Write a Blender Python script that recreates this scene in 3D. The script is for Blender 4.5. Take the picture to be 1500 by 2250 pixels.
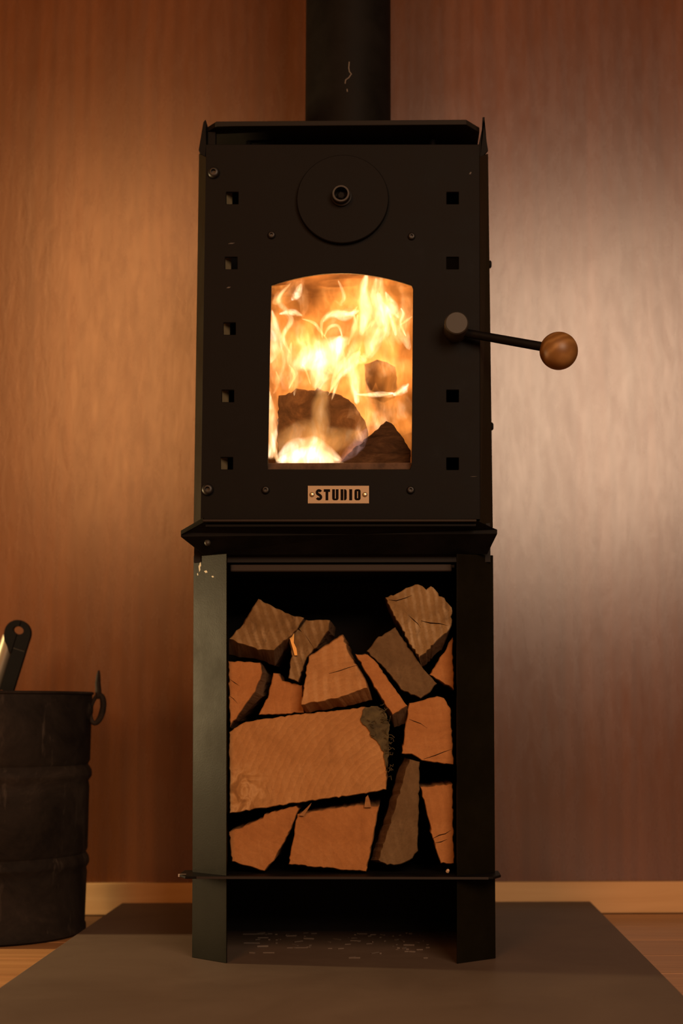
import bpy, bmesh, math, random
from mathutils import Vector, Matrix, noise
random.seed(11)
for o in list(bpy.data.objects): bpy.data.objects.remove(o)
SC = bpy.context.scene
COL = SC.collection

# ---------------------------------------------------------------- camera
FPX = 3125.0; PXC = 825.0; PYC = 1125.0            # focal length and principal point in the 1500x2250 frame
TILT = math.radians(7.92); YAW = math.radians(1.0); CZ = .363
cd = bpy.data.cameras.new('camera'); cam = bpy.data.objects.new('camera', cd); COL.objects.link(cam)
cd.sensor_fit = 'VERTICAL'; cd.sensor_height = 36; cd.sensor_width = 24; cd.lens = FPX / 2250 * 36
cd.shift_x = (750 - PXC) / 2250
cam.location = (0, 0, CZ); cam.rotation_euler = (math.pi / 2 + TILT, 0, YAW)
cd.clip_start = .01
cd.dof.use_dof = True; cd.dof.focus_distance = 1.99; cd.dof.aperture_fstop = 3.4
SC.camera = cam

# ---------------------------------------------------------------- world, lights, exposure
w = bpy.data.worlds.new('world'); SC.world = w; w.use_nodes = True
w.node_tree.nodes['Background'].inputs[0].default_value = (1.0, .50, .20, 1)
w.node_tree.nodes['Background'].inputs[1].default_value = .035
def area(name, loc, target, sx, sy, power, color):
    l = bpy.data.lights.new(name, 'AREA'); l.shape = 'RECTANGLE'; l.size = sx; l.size_y = sy
    l.energy = power; l.color = color
    o = bpy.data.objects.new(name, l); COL.objects.link(o); o.location = loc
    o.rotation_euler = (Vector(target) - Vector(loc)).to_track_quat('-Z', 'Y').to_euler()
    return o
# low daylight from a door on the left, in line with the bucket's front
area('left_light', (-1.9, 2.23, .46), (-.2, 2.1, .2), .08, .42, 40.0, (1.0, .70, .34))
# window behind the camera on the right: its gloss shows on the varnished plywood
area('right_light', (1.12, -1.0, 1.74), (.3, 2.6, .9), 1.5, 1.35, 78, (1.0, .67, .44))
# warm lamp behind the camera on the left
area('warm_light', (-.90, -1.0, 1.92), (-.4, 2.6, .95), .72, 1.5, 37, (1.0, .385, .115))
SC.view_settings.view_transform = 'Standard'; SC.view_settings.look = 'None'
SC.view_settings.gamma = 1; SC.view_settings.use_curve_mapping = False
SC.view_settings.exposure = 0
SC.cycles.transparent_max_bounces = 128
SC.cycles.max_bounces = 8
SC.cycles.sample_clamp_indirect = 3
SC.cycles.use_denoising = True

# ---------------------------------------------------------------- measuring helpers
def ray(px, py):
    a = (px - PXC) / FPX; b = -(py - PYC) / FPX
    y = math.cos(TILT) - b * math.sin(TILT); z = math.sin(TILT) + b * math.cos(TILT)
    c, s = math.cos(YAW), math.sin(YAW)
    return (a * c - y * s, a * s + y * c, z)
def U(px, py, D):
    """world point seen at px,py on the upright plane y = D"""
    d = ray(px, py); t = D / d[1]
    return Vector((d[0] * t, D, CZ + d[2] * t))
def F(px, py, z):
    d = ray(px, py); t = (z - CZ) / d[2]
    return Vector((d[0] * t, d[1] * t, z))
PXM = 2.0 / FPX                                       # metres in a pixel at the stove front

# ---------------------------------------------------------------- mesh helpers
WORLD = {}
class MB:
    def __init__(s): s.v = []; s.f = []; s.m = []
    def add(s, verts, faces, m=0):
        n = len(s.v); s.v += [Vector(v) for v in verts]
        s.f += [tuple(i + n for i in f) for f in faces]; s.m += [m] * len(faces); return s
    def box(s, lo, hi, m=0):
        x0, y0, z0 = lo; x1, y1, z1 = hi
        return s.add([(x0,y0,z0),(x1,y0,z0),(x1,y1,z0),(x0,y1,z0),(x0,y0,z1),(x1,y0,z1),(x1,y1,z1),(x0,y1,z1)],
                     [(0,3,2,1),(4,5,6,7),(0,1,5,4),(1,2,6,5),(2,3,7,6),(3,0,4,7)], m)
    def prism(s, poly, off, m=0, mcap=None):
        """closed solid: planar polygon swept by the vector off"""
        n = len(poly); off = Vector(off); p = [Vector(q) for q in poly]
        mc = m if mcap is None else mcap
        b = len(s.v); s.v += p + [q + off for q in p]
        s.f.append(tuple(b + i for i in range(n))); s.m.append(mc)
        s.f.append(tuple(b + n + i for i in reversed(range(n)))); s.m.append(mc)
        for i in range(n):
            j = (i + 1) % n
            s.f.append((b + j, b + i, b + n + i, b + n + j)); s.m.append(m)
        return s
    def lathe(s, p0, axis, prof, n=32, m=0, cap=True):
        """prof: list of (distance along axis, radius)"""
        axis = Vector(axis).normalized(); p0 = Vector(p0)
        a = axis.orthogonal().normalized(); bb = axis.cross(a)
        base = len(s.v)
        for (t, r) in prof:
            for i in range(n):
                an = 2 * math.pi * i / n
                s.v.append(p0 + axis * t + (a * math.cos(an) + bb * math.sin(an)) * r)
        for k in range(len(prof) - 1):
            for i in range(n):
                j = (i + 1) % n
                s.f.append((base + k*n + i, base + k*n + j, base + (k+1)*n + j, base + (k+1)*n + i)); s.m.append(m)
        if cap:
            s.f.append(tuple(base + i for i in reversed(range(n)))); s.m.append(m)
            e = base + (len(prof) - 1) * n
            s.f.append(tuple(e + i for i in range(n))); s.m.append(m)
        return s
    def tube(s, pts, r, n=12, m=0, closed=False):
        pts = [Vector(p) for p in pts]; N = len(pts); base = len(s.v)
        rr = r if isinstance(r, (list, tuple)) else [r] * N
        up = None
        for k in range(N):
            if closed: t = pts[(k+1) % N] - pts[k-1]
            else: t = pts[min(k+1, N-1)] - pts[max(k-1, 0)]
            t.normalize()
            if up is None: up = t.orthogonal().normalized()
            up = (up - t * up.dot(t)).normalized(); q = t.cross(up)
            for i in range(n):
                an = 2 * math.pi * i / n
                s.v.append(pts[k] + (up * math.cos(an) + q * math.sin(an)) * rr[k])
        for k in range(N if closed else N - 1):
            k2 = (k + 1) % N
            for i in range(n):
                j = (i + 1) % n
                s.f.append((base + k*n + i, base + k*n + j, base + k2*n + j, base + k2*n + i)); s.m.append(m)
        if not closed:
            s.f.append(tuple(base + i for i in reversed(range(n)))); s.m.append(m)
            e = base + (N - 1) * n
            s.f.append(tuple(e + i for i in range(n))); s.m.append(m)
        return s
    def build(s, name, mats, parent=None, smooth=False, bevel=0, origin=None, auto=None):
        me = bpy.data.meshes.new(name)
        if origin is None:
            lo = Vector([min(v[i] for v in s.v) for i in range(3)]); hi = Vector([max(v[i] for v in s.v) for i in range(3)])
            origin = (lo + hi) / 2
        origin = Vector(origin)
        me.from_pydata([v - origin for v in s.v], [], s.f)
        for x in (mats if isinstance(mats, (list, tuple)) else [mats]): me.materials.append(x)
        me.polygons.foreach_set('material_index', s.m)
        if smooth: me.polygons.foreach_set('use_smooth', [True] * len(me.polygons))
        bm = bmesh.new(); bm.from_mesh(me); bmesh.ops.recalc_face_normals(bm, faces=bm.faces); bm.to_mesh(me); bm.free()
        if smooth and auto: me.set_sharp_from_angle(angle=auto)
        me.update()
        o = bpy.data.objects.new(name, me); COL.objects.link(o)
        WORLD[o.name] = origin
        if parent is not None:
            o.parent = parent; o.location = origin - WORLD[parent.name]
        else: o.location = origin
        if bevel:
            b = o.modifiers.new('bevel', 'BEVEL'); b.width = bevel; b.segments = 2; b.limit_method = 'ANGLE'; b.angle_limit = .6
        return o
def empty(name, loc):
    o = bpy.data.objects.new(name, None); COL.objects.link(o); o.location = loc; o.empty_display_size = .05
    WORLD[o.name] = Vector(loc); return o
def tag(o, label, cat, group=None, kind=None):
    o['label'] = label; o['category'] = cat
    if group: o['group'] = group
    if kind: o['kind'] = kind
    return o
def struct(o, label=None):
    o['kind'] = 'structure'
    if label: o['label'] = label
    return o
def smoothloop(pts, n):
    """Catmull-Rom through pts (open)"""
    P = [Vector(p) for p in pts]; P = [P[0]*2 - P[1]] + P + [P[-1]*2 - P[-2]]; out = []
    seg = len(P) - 3
    for i in range(n):
        u = i / (n - 1) * seg; k = min(int(u), seg - 1); t = u - k
        a, b, c, d = P[k:k+4]
        out.append(.5 * ((2*b) + (c - a)*t + (2*a - 5*b + 4*c - d)*t*t + (3*b - a - 3*c + d)*t**3))
    return out

# ---------------------------------------------------------------- material helpers
class NT:
    def __init__(s, name):
        s.mat = bpy.data.materials.new(name); s.mat.use_nodes = True; s.t = s.mat.node_tree
        s.p = s.t.nodes['Principled BSDF']; s.out = s.t.nodes['Material Output']
    def n(s, typ, **kw):
        x = s.t.nodes.new(typ)
        for k, v in kw.items():
            if k.startswith('i_'):
                key = k[2:]; key = int(key) if key.isdigit() else key.replace('_', ' ')
                if isinstance(v, bpy.types.NodeSocket): s.t.links.new(v, x.inputs[key])
                else: x.inputs[key].default_value = v
            else: setattr(x, k, v)
        return x
    def link(s, a, b): s.t.links.new(a, b)
    def coord(s, scale=(1,1,1), rot=(0,0,0), loc=(0,0,0), kind='Object'):
        c = s.n('ShaderNodeTexCoord'); m = s.n('ShaderNodeMapping', i_Vector=c.outputs[kind])
        m.inputs['Scale'].default_value = scale; m.inputs['Rotation'].default_value = rot; m.inputs['Location'].default_value = loc
        return m.outputs[0]
    def noise(s, vec, scale, detail=4, rough=.55, dist=0):
        return s.n('ShaderNodeTexNoise', i_Vector=vec, i_Scale=scale, i_Detail=detail, i_Roughness=rough, i_Distortion=dist).outputs[0]
    def ramp(s, fac, stops, interp='LINEAR'):
        r = s.n('ShaderNodeValToRGB', i_Fac=fac); e = r.color_ramp.elements; r.color_ramp.interpolation = interp
        while len(e) < len(stops): e.new(.5)
        for x, (p, c) in zip(e, stops): x.position = p; x.color = (*c, 1) if len(c) == 3 else c
        return r.outputs[0]
    def mix(s, fac, a, b, mode='MIX'):
        m = s.n('ShaderNodeMix', data_type='RGBA', blend_type=mode)
        for k, v in ((0, fac), (6, a), (7, b)):
            if isinstance(v, bpy.types.NodeSocket): s.link(v, m.inputs[k])
            else: m.inputs[k].default_value = v if k == 0 else ((*v, 1) if len(v) == 3 else v)
        return m.outputs[2]
    def math(s, op, a, b=0, clamp=False):
        m = s.n('ShaderNodeMath', operation=op, use_clamp=clamp)
        for k, v in ((0, a), (1, b)):
            if isinstance(v, bpy.types.NodeSocket): s.link(v, m.inputs[k])
            else: m.inputs[k].default_value = v
        return m.outputs[0]
    def bump(s, h, strength=.3, dist=.002, normal=None):
        b = s.n('ShaderNodeBump', i_Strength=strength, i_Distance=dist, i_Height=h)
        if normal is not None: s.link(normal, b.inputs['Normal'])
        s.link(b.outputs[0], s.p.inputs['Normal']); return b.outputs[0]
    def set(s, **kw):
        for k, v in kw.items():
            i = s.p.inputs[k.replace('_', ' ')]
            if isinstance(v, bpy.types.NodeSocket): s.link(v, i)
            else: i.default_value = (*v, 1) if isinstance(v, tuple) and len(v) == 3 else v
        return s

def mat_steel(name, base=(.0022, .0018, .0016), dust=(.0062, .0050, .0042), rough=.6, spec=.09, scale=1.0):
    s = NT(name); v = s.coord((1,1,1))
    a = s.noise(v, 14*scale, 5, .65); b = s.noise(v, 420, 2, .6)
    c = s.ramp(a, [(.38, base), (.72, dust)])
    s.set(Base_Color=c, Roughness=s.math('MULTIPLY_ADD', a, .25), Specular_IOR_Level=spec)
    m = s.math('MULTIPLY', a, .3); s.set(Roughness=s.math('ADD', m, rough - .15))
    s.bump(b, .12, .0006); return s.mat
STEEL = mat_steel('black_stove_paint')
DARKSTEEL = mat_steel('sooty_inner_steel', (.006, .005, .0045), (.011, .009, .008), .7, .2)
SIDESTEEL = mat_steel('semi_matte_side_paint', (.0052, .0042, .0020), (.0076, .0062, .0030), .42, .05)
LITSIDE = mat_steel('lit_olive_side', (.010, .0088, .0045), (.014, .0125, .0065), .5, .08)  # olive light caught on the body side is put into this colour
PIPEMAT = mat_steel('flue_paint', (.0045, .0037, .0030), (.008, .0066, .0055), .6, .07)
LITTIP = NT('lit_tip_steel').set(Base_Color=(.45, .40, .33), Metallic=.2, Roughness=.42).mat  # pale tone stands for light caught on the left shelf tip
LITEDGE = NT('lit_brown_edge').set(Base_Color=(.022, .0155, .012), Roughness=.6, Specular_IOR_Level=.2).mat  # lighter brown carries the highlight of the lit front edges in its colour
GREYSTEEL = NT('grey_turned_steel').set(Base_Color=(.032, .028, .023), Metallic=.3, Roughness=.5, Specular_IOR_Level=.3).mat
DARKBOLT = NT('blackened_bolt').set(Base_Color=(.009, .0075, .0065), Metallic=.2, Roughness=.45, Specular_IOR_Level=.4).mat
CHIP = NT('chipped_paint').set(Base_Color=(.42, .38, .30), Roughness=.7).mat

def mat_ply():
    s = NT('varnished_red_plywood')
    v = s.coord((1,1,1))
    st = s.coord((15, 1, .8)); fine = s.coord((150, 1, 7)); fl = s.coord((7, 1, .55)); fleck = s.coord((55, 1, 13)); blot = s.coord((11, 1, 5))
    a = s.noise(st, 1.0, 5, .6, .5); b = s.noise(fine, 1.0, 3, .6); big = s.noise(v, 2.2, 3, .5); f = s.noise(fleck, 1.0, 4, .65, .3); g = s.noise(blot, 1.0, 3, .6)
    wv = s.n('ShaderNodeTexWave', wave_type='BANDS', bands_direction='X', i_Vector=fl, i_Scale=1.3, i_Distortion=7.0, i_Detail=2.0, i_Detail_Scale=1.1).outputs[1]
    c = s.ramp(a, [(.25, (.076, .0215, .0044)), (.55, (.113, .0325, .0070)), (.8, (.150, .045, .0105))])
    c = s.mix(s.math('MULTIPLY', s.ramp(wv, [(.35, (0,0,0)), (.95, (1,1,1))]), .30), c, (.058, .0155, .0036))
    c = s.mix(s.math('MULTIPLY', b, .18), c, (.20, .075, .026))
    c = s.mix(s.math('MULTIPLY', f, .22), c, (.058, .016, .0042))
    c = s.mix(.4, c, s.ramp(big, [(.3, (.72, .68, .62)), (.7, (1.15, 1.08, 1.05))]), 'MULTIPLY')
    rr = s.math('ADD', s.math('ADD', s.math('MULTIPLY', f, .12), s.math('MULTIPLY', g, .08)), .17)
    s.set(Base_Color=c, Roughness=rr, Specular_IOR_Level=.88)
    h = s.math('ADD', s.math('MULTIPLY', f, .8), s.math('MULTIPLY', g, 1.0))
    s.bump(h, .12, .0024); return s.mat
PLY = mat_ply()
def mat_pine(name, lo, hi, rough, xs=(1.2, 26, 26)):
    s = NT(name); v = s.coord(xs); a = s.noise(v, 1.0, 5, .6, 1.2)
    info = s.n('ShaderNodeObjectInfo').outputs['Random']
    c = s.ramp(a, [(.3, lo), (.7, hi)])
    c = s.mix(.5, c, s.ramp(info, [(0, (.85, .82, .78)), (1, (1.1, 1.08, 1.05))]), 'MULTIPLY')
    s.set(Base_Color=c, Roughness=rough, Specular_IOR_Level=.4); s.bump(a, .15, .001); return s.mat
BASEB = mat_pine('bare_pine_skirting', (.50, .285, .115), (.62, .38, .175), .6)
BOARD = mat_pine('oiled_pine_floorboard', (.30, .145, .055), (.46, .245, .105), .45)
def mat_slab():
    s = NT('grey_brown_hearth_board'); v = s.coord((1,1,1)); a = s.noise(v, 5, 6, .6, .5); b = s.noise(s.coord((5, 60, 1)), 1, 3, .6); g = s.noise(v, 260, 2, .6)
    c = s.ramp(a, [(.3, (.078, .053, .038)), (.7, (.116, .084, .063))])
    c = s.mix(s.math('MULTIPLY', b, .25), c, (.14, .105, .08))
    s.set(Base_Color=c, Roughness=.6, Specular_IOR_Level=.2); s.bump(g, .15, .0008); return s.mat
SLAB = mat_slab()
def mat_bucket():
    s = NT('old_blackened_bucket_tin'); v = s.coord((1,1,1)); a = s.noise(v, 9, 6, .7, .6); d = s.noise(s.coord((38, 38, 9)), 1, 4, .7)
    c = s.ramp(a, [(.35, (.0065, .0046, .0036)), (.55, (.017, .0125, .0098)), (.75, (.040, .030, .023))])
    c = s.mix(s.ramp(d, [(.60, (0,0,0)), (.80, (.55,.55,.55))]), c, (.105, .083, .066))
    s.set(Base_Color=c, Roughness=.75, Specular_IOR_Level=.15); s.bump(a, .3, .004); return s.mat
BUCKET = mat_bucket()

# ---------------------------------------------------------------- room
SLZ = .022                                          # top of the hearth board
WA = math.atan2(.046, 1.05)                         # the wall runs 2.5 degrees off the stove front
def wall_y(x): return 2.640 + .0438 * (x - .28)     # skirting face
floor = MB().box((-2.6, -2.2, -.04), (2.6, 2.9, -.014)).build('floor', NT('subfloor').set(Base_Color=(.05, .03, .018), Roughness=.9).mat)
struct(floor, 'pale timber floor of long boards running across')
PLANKW = .145; k = 0; y = 2.63
plank_mesh = {}
while y > -2.1:
    xs = [-2.6, -.9 + .5 * ((k * 7) % 5) / 5, 1.2 + .6 * ((k * 3) % 4) / 4, 2.6]
    if k < 9: xs = [-2.6, 2.6] if k % 2 else [-2.6, 1.3, 2.6]
    y0 = y - PLANKW + .0022
    for i in range(len(xs) - 1):
        x0, x1 = xs[i] + .001, xs[i+1] - .001
        # boards follow the wall
        pts = [(x0, y0 + .0438*(x0-.28), -.014), (x1, y0 + .0438*(x1-.28), -.014), (x1, y + .0438*(x1-.28), -.014), (x0, y + .0438*(x0-.28), -.014)]
        MB().prism(pts, (0, 0, .014)).build('floorboard', BOARD, floor, bevel=.0012)
    y -= PLANKW; k += 1
def along(x, dy, z): return (x, wall_y(x) + dy, z)
wall = MB().prism([along(-2.6, .014, 0), along(2.6, .014, 0), along(2.6, .06, 0), along(-2.6, .06, 0)], (0, 0, 2.5)).build('wall_back', PLY)
struct(wall, 'red-brown varnished plywood wall behind the stove')
bz = U(1200, 1938, wall_y(.28)).z
bb = MB().prism([along(-2.6, 0, 0), along(2.6, 0, 0), along(2.6, .014, 0), along(-2.6, .014, 0)], (0, 0, bz)).build('baseboard_back', BASEB, bevel=.0015)
struct(bb, 'pale bare pine skirting along the foot of the plywood wall')

slab = MB().prism([(-.498, 1.10, 0), (.340, 1.10, 0), (.340, wall_y(.34) - .006, 0), (-.498, wall_y(-.498) - .006, 0)], (0, 0, SLZ)).build('hearth_slab', SLAB, bevel=.0015)
tag(slab, 'flat grey-brown hearth board on the floor under the stove', 'hearth')

# ---------------------------------------------------------------- the stove
stove = empty('wood_stove', (-.083, 2.14, SLZ))
tag(stove, 'tall black steel wood stove on a log stand, fire behind its arched window', 'stove')
FD = 2.0                                            # door front
def P(px, py, D=FD): return U(px, py, D)
def plate(name, poly, D, thick, mat, parent, bevel=.0006, holes=()):
    """upright plate facing the room: outline in photograph pixels measured on the plane y = D, with real thickness"""
    bm = bmesh.new(); edges = []
    for loop in [poly] + list(holes):
        vs = [bm.verts.new(U(px, py, D)) for (px, py) in loop]
        edges += [bm.edges.new((vs[i], vs[(i+1) % len(vs)])) for i in range(len(vs))]
    bmesh.ops.triangle_fill(bm, use_beauty=True, use_dissolve=False, edges=edges, normal=(0, -1, 0))
    bmesh.ops.dissolve_limit(bm, angle_limit=.01, verts=bm.verts, edges=bm.edges)
    r = bmesh.ops.extrude_face_region(bm, geom=bm.faces[:])
    for v in [g for g in r['geom'] if isinstance(g, bmesh.types.BMVert)]: v.co.y += thick
    bmesh.ops.recalc_face_normals(bm, faces=bm.faces)
    lo = Vector([min(v.co[i] for v in bm.verts) for i in range(3)]); hi = Vector([max(v.co[i] for v in bm.verts) for i in range(3)])
    c = (lo + hi) / 2
    for v in bm.verts: v.co -= c
    me = bpy.data.meshes.new(name); bm.to_mesh(me); bm.free(); me.materials.append(mat)
    o = bpy.data.objects.new(name, me); COL.objects.link(o); WORLD[o.name] = c
    o.parent = parent; o.location = c - WORLD[parent.name]
    if bevel:
        b = o.modifiers.new('bevel', 'BEVEL'); b.width = bevel; b.segments = 1; b.limit_method = 'ANGLE'; b.angle_limit = .6
    return o
# --- stand: two folded side plates, each a chamfer face and a deep side
BACK = 2.285
T = .004
LFI, LFO = F(497.6, 2117, SLZ), F(421.6, 2104, SLZ)
RFI, RFO = F(1003.9, 2118, SLZ), F(1088.6, 2106, SLZ)
LTI, LTO = U(498, 1216, 1.995), U(425, 1222, 2.040)
RTI, RTO = U(1003, 1217, 1.995), U(1083, 1220, 2.040)
zt = LTI.z
def leg(fi, fo, ti, to, sgn):
    """stand side: sheet from the front edge out and back along the side"""
    t = .004; xb = (fo.x + to.x) / 2
    inn = Vector((-sgn * t, t * .2, 0))
    A0, A1, B0, B1 = Vector(fi), Vector(ti), Vector(fo), Vector(to)
    C0, C1 = Vector((fo.x, BACK, SLZ)), Vector((to.x, BACK, to.z))
    mb = MB(); vs = []
    for a, off in ((A0, Vector((-sgn*.0005, t, 0))), (A1, Vector((-sgn*.0005, t, 0))), (B0, inn), (B1, inn), (C0, Vector((-sgn*t, 0, 0))), (C1, Vector((-sgn*t, 0, 0)))):
        vs.append(a); vs.append(a + off)
    # indices: A0 0/1 A1 2/3 B0 4/5 B1 6/7 C0 8/9 C1 10/11
    mb.add(vs, [(0,4,6,2), (4,8,10,6), (1,3,7,5), (5,7,11,9), (2,6,7,3), (6,10,11,7), (0,1,5,4), (4,5,9,8), (0,2,3,1), (8,9,11,10)])
    return mb
lg = leg(LFI, LFO, LTI, LTO, -1).build('stand_side', SIDESTEEL, stove, bevel=.0008); lg['label'] = 'stand side catching pale light on its angled front face'
rg = leg(RFI, RFO, RTI, RTO, 1).build('stand_side', SIDESTEEL, stove, bevel=.0008); rg['label'] = 'stand side in shadow on the handle side'
for (px, py, dx, dy) in ((438, 1248, 2, 9), (440, 1240, 1.5, 6), (434, 1262, 1.5, 3), (452, 1256, 4, 3), (467, 1267, 3, 2), (469.5, 2032.5, 3, 3)):
    DD = lambda x: 2.0394 - (x - 425) / 73 * .045
    MB().prism([U(px - dx, py - dy*.4, DD(px-dx)), U(px + dx*.3, py - dy, DD(px+dx*.3)), U(px + dx, py + dy*.5, DD(px+dx)), U(px - dx*.2, py + dy, DD(px-dx*.2))], (.0006, .0008, 0)).build('paint_chip', CHIP, lg)
# --- stand: shelf, back sheet, top rail
sz = U(750, 1926, 1.985).z
shL, shR = U(398, 1926, 2.03).x, U(1098, 1926, 2.03).x
shelf = MB().prism([(shL+.012, 1.985, sz-.0035), (shR-.012, 1.985, sz-.0035), (shR, 2.01, sz-.0035), (shR, 2.06, sz-.0035), (RFO.x+.002, 2.06, sz-.0035), (RFO.x-.002, BACK-.002, sz-.0035), (LFO.x+.002, BACK-.002, sz-.0035), (LFO.x-.002, 2.06, sz-.0035), (shL, 2.06, sz-.0035), (shL, 2.01, sz-.0035)], (0, 0, .0035)).build('log_shelf', STEEL, stove, bevel=.0008)
for x0, x1 in ((shL - .001, LFO.x - .006),):
    e = MB().box((x0, 2.0085, sz-.0035), (x1, 2.011, sz+.0002)).build('lit_edge', LITTIP, shelf); e['label'] = 'brightly lit end of the shelf edge'
MB().box((LFO.x + .012, 1.9840, sz-.0034), (RFO.x - .012, 1.9852, sz-.0002)).build('lit_edge', LITEDGE, shelf)  # painted highlight along the shelf front
MB().box((LFO.x + .005, BACK-.006, SLZ), (RFO.x - .005, BACK-.002, zt)).build('stand_back', DARKSTEEL, stove)
rz0, rz1 = U(750, 1256, 2.02).z, U(750, 1240, 2.02).z
rail = MB().box((LTI.x + .002, 2.02, rz0), (RTI.x - .006, 2.024, rz1)).build('top_rail', LITEDGE, stove, bevel=.002)
MB().box((LTI.x + .001, 2.03, rz1 - .004), (RTI.x - .002, BACK-.008, rz1)).build('stand_top', DARKSTEEL, stove)

# --- stove body: shell sides with narrow chamfer, back, base and ash lip
def Z(py, D=FD): return U(800, py, D).z
body_bottom = Z(1205, 2.03)
BL = (U(453, 345, 2.004), U(440.5, 1168, 2.004), U(437, 338, 2.062), U(425, 1168, 2.062))
BR = (U(1053.5, 345, 2.004), U(1055, 1168, 2.004), U(1072, 338, 2.062), U(1082.5, 1168, 2.062))
def shell(ti, bi, to, bo, sgn, name):
    t = .003; B2 = 2.30; mb = MB(); vs = []
    C0, C1 = Vector((bo.x, B2, bo.z)), Vector((to.x, B2, to.z))
    oi = Vector((-sgn*t*.8, t*.6, 0)); os_ = Vector((-sgn*t, t*.2, 0))
    for a, off in ((bi, oi), (ti, oi), (bo, os_), (to, os_), (C0, Vector((-sgn*t, 0, 0))), (C1, Vector((-sgn*t, 0, 0)))):
        vs += [a, a + off]
    mb.add(vs, [(0,4,6,2), (4,8,10,6), (1,3,7,5), (5,7,11,9), (2,6,7,3), (6,10,11,7), (0,1,5,4), (4,5,9,8), (0,2,3,1), (8,9,11,10)])
    return mb.build(name, LITSIDE, stove, bevel=.0006)
shell(*BL, -1, 'body_side'); shell(*BR, 1, 'body_side')
# horn-like raised plates above the body sides, leaning inwards
def wing(tip, tip2, inner, outer, low, Dn, Df):
    a = [U(*outer, Dn), U(*tip, Dn), U(*tip2, Dn), U(*inner, Dn), U(*low, Dn)]
    return MB().prism(a, (0, Df - Dn, 0))
wing((446.5, 268), (451.5, 262), (452.5, 318), (436, 330), (450, 350), 2.05, 2.075).build('side_horn', STEEL, stove, bevel=.0006)
wing((1060.5, 258), (1064, 258), (1051, 318), (1072, 330), (1054, 350), 2.05, 2.056).build('side_horn', STEEL, stove, bevel=.0004)
LX, RX = BL[2].x + .006, BR[2].x - .006
ztop = Z(300, 2.08)
MB().box((LX, 2.294, body_bottom), (RX, 2.299, Z(345, 2.062))).build('body_back', DARKSTEEL, stove)
# hot plate with clipped corners
hz0 = U(760, 275.5, 2.045).z; hz1 = U(760, 264.5, 2.045).z
hx = [U(475, 270, 2.045).x, U(1024, 270, 2.045).x, U(1053, 281, 2.075).x, U(447, 281, 2.075).x]
MB().prism([(hx[0], 2.045, hz0), (hx[1], 2.045, hz0), (hx[2], 2.075, hz0), (hx[2], 2.30, hz0), (hx[3], 2.30, hz0), (hx[3], 2.075, hz0)], (0, 0, hz1 - hz0)).build('hot_plate', NT('lightened_hot_plate').set(Base_Color=(.013, .0105, .0085), Roughness=.65, Specular_IOR_Level=.12).mat, stove, bevel=.0008)  # whole plate lightened so its colour carries the lit front edge
# inner top of the firebox standing back behind the door, under the hot plate
MB().box((LX + .004, 2.12, Z(345, 2.03)), (RX - .004, 2.29, hz0 - .0008)).build('firebox_top', DARKSTEEL, stove)
for px in (545, 950):
    MB().lathe((U(px, 300, 2.10).x, 2.105, Z(330, 2.10)), (0, 0, 1), [(0, .0055), (hz0 - Z(330, 2.10), .0055)], 16).build('spacer_stud', STEEL, stove, smooth=True, auto=.6)
MB().box((U(456, 300, 2.065).x, 2.062, Z(330, 2.06)), (U(474, 300, 2.065).x, 2.075, hz0 - .001)).build('corner_post', STEEL, stove, bevel=.001)
# base
MB().box((BL[3].x + .006, 2.03, rz1 + .004), (BR[3].x - .006, 2.29, Z(1150, 2.03))).build('body_base', DARKSTEEL, stove)
for px in (536, 955):
    MB().lathe((U(px, 1210, 2.022).x, 2.03, U(px, 1211, 2.022).z), (0, -1, 0), [(0, .004), (.006, .004), (.007, .003)], 12).build('base_bolt', STEEL, stove, smooth=True, auto=.6)
# ash lip: a folded tray front, leaning back below, with pointed ends
def lip():
    top = [U(447, 1143, 1.965), U(1046, 1143, 1.965), U(1083, 1160, 1.985), U(1092, 1163.5, 1.99)]
    bot = [U(1092, 1173, 1.99), U(1070, 1217.5, 2.018), U(447.5, 1219, 2.018), U(397, 1179.5, 1.985), U(397, 1170, 1.985)]
    vs = top + bot; n = len(vs); c = sum(vs, Vector()) / n
    mb = MB(); t = Vector((0, .003, 0))
    front = [v for v in vs]; ctrs = [c + Vector((0, -.002, 0))]
    mb.v = front + [v + t for v in vs] + [c, c + t]
    for i in range(n):
        j = (i + 1) % n
        mb.f += [(i, j, 2*n), (n + j, n + i, 2*n + 1), (j, i, n + i, n + j)]; mb.m += [0, 0, 0]
    return mb
ash = lip().build('ash_lip', STEEL, stove, bevel=.0005)
MB().tube([U(446, 1144, 1.962), U(1046, 1144, 1.962)], .0019, 10).build('rolled_edge', LITEDGE, ash, smooth=True, auto=.8)
MB().prism([U(445, 1138, 1.962), U(448, 1147, 1.962), U(397, 1175, 1.982), U(397, 1166, 1.982)], (.001, .0025, .001)).build('turned_edge', SIDESTEEL, ash)
MB().prism([(U(452, 1150, 1.97).x, 1.968, Z(1152, 1.97)), (U(1045, 1150, 1.97).x, 1.968, Z(1152, 1.97)), (U(1045, 1150, 1.97).x, 2.03, Z(1152, 1.97)), (U(452, 1150, 1.97).x, 2.03, Z(1152, 1.97))], (0, 0, -.003)).build('ash_tray', STEEL, stove)
MB().lathe(U(456, 1193, 1.994), (0, -1, .2), [(0, .0045), (.003, .0042), (.0045, .0025)], 14).build('lip_bolt', GREYSTEEL, ash, smooth=True, auto=.8)

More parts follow.
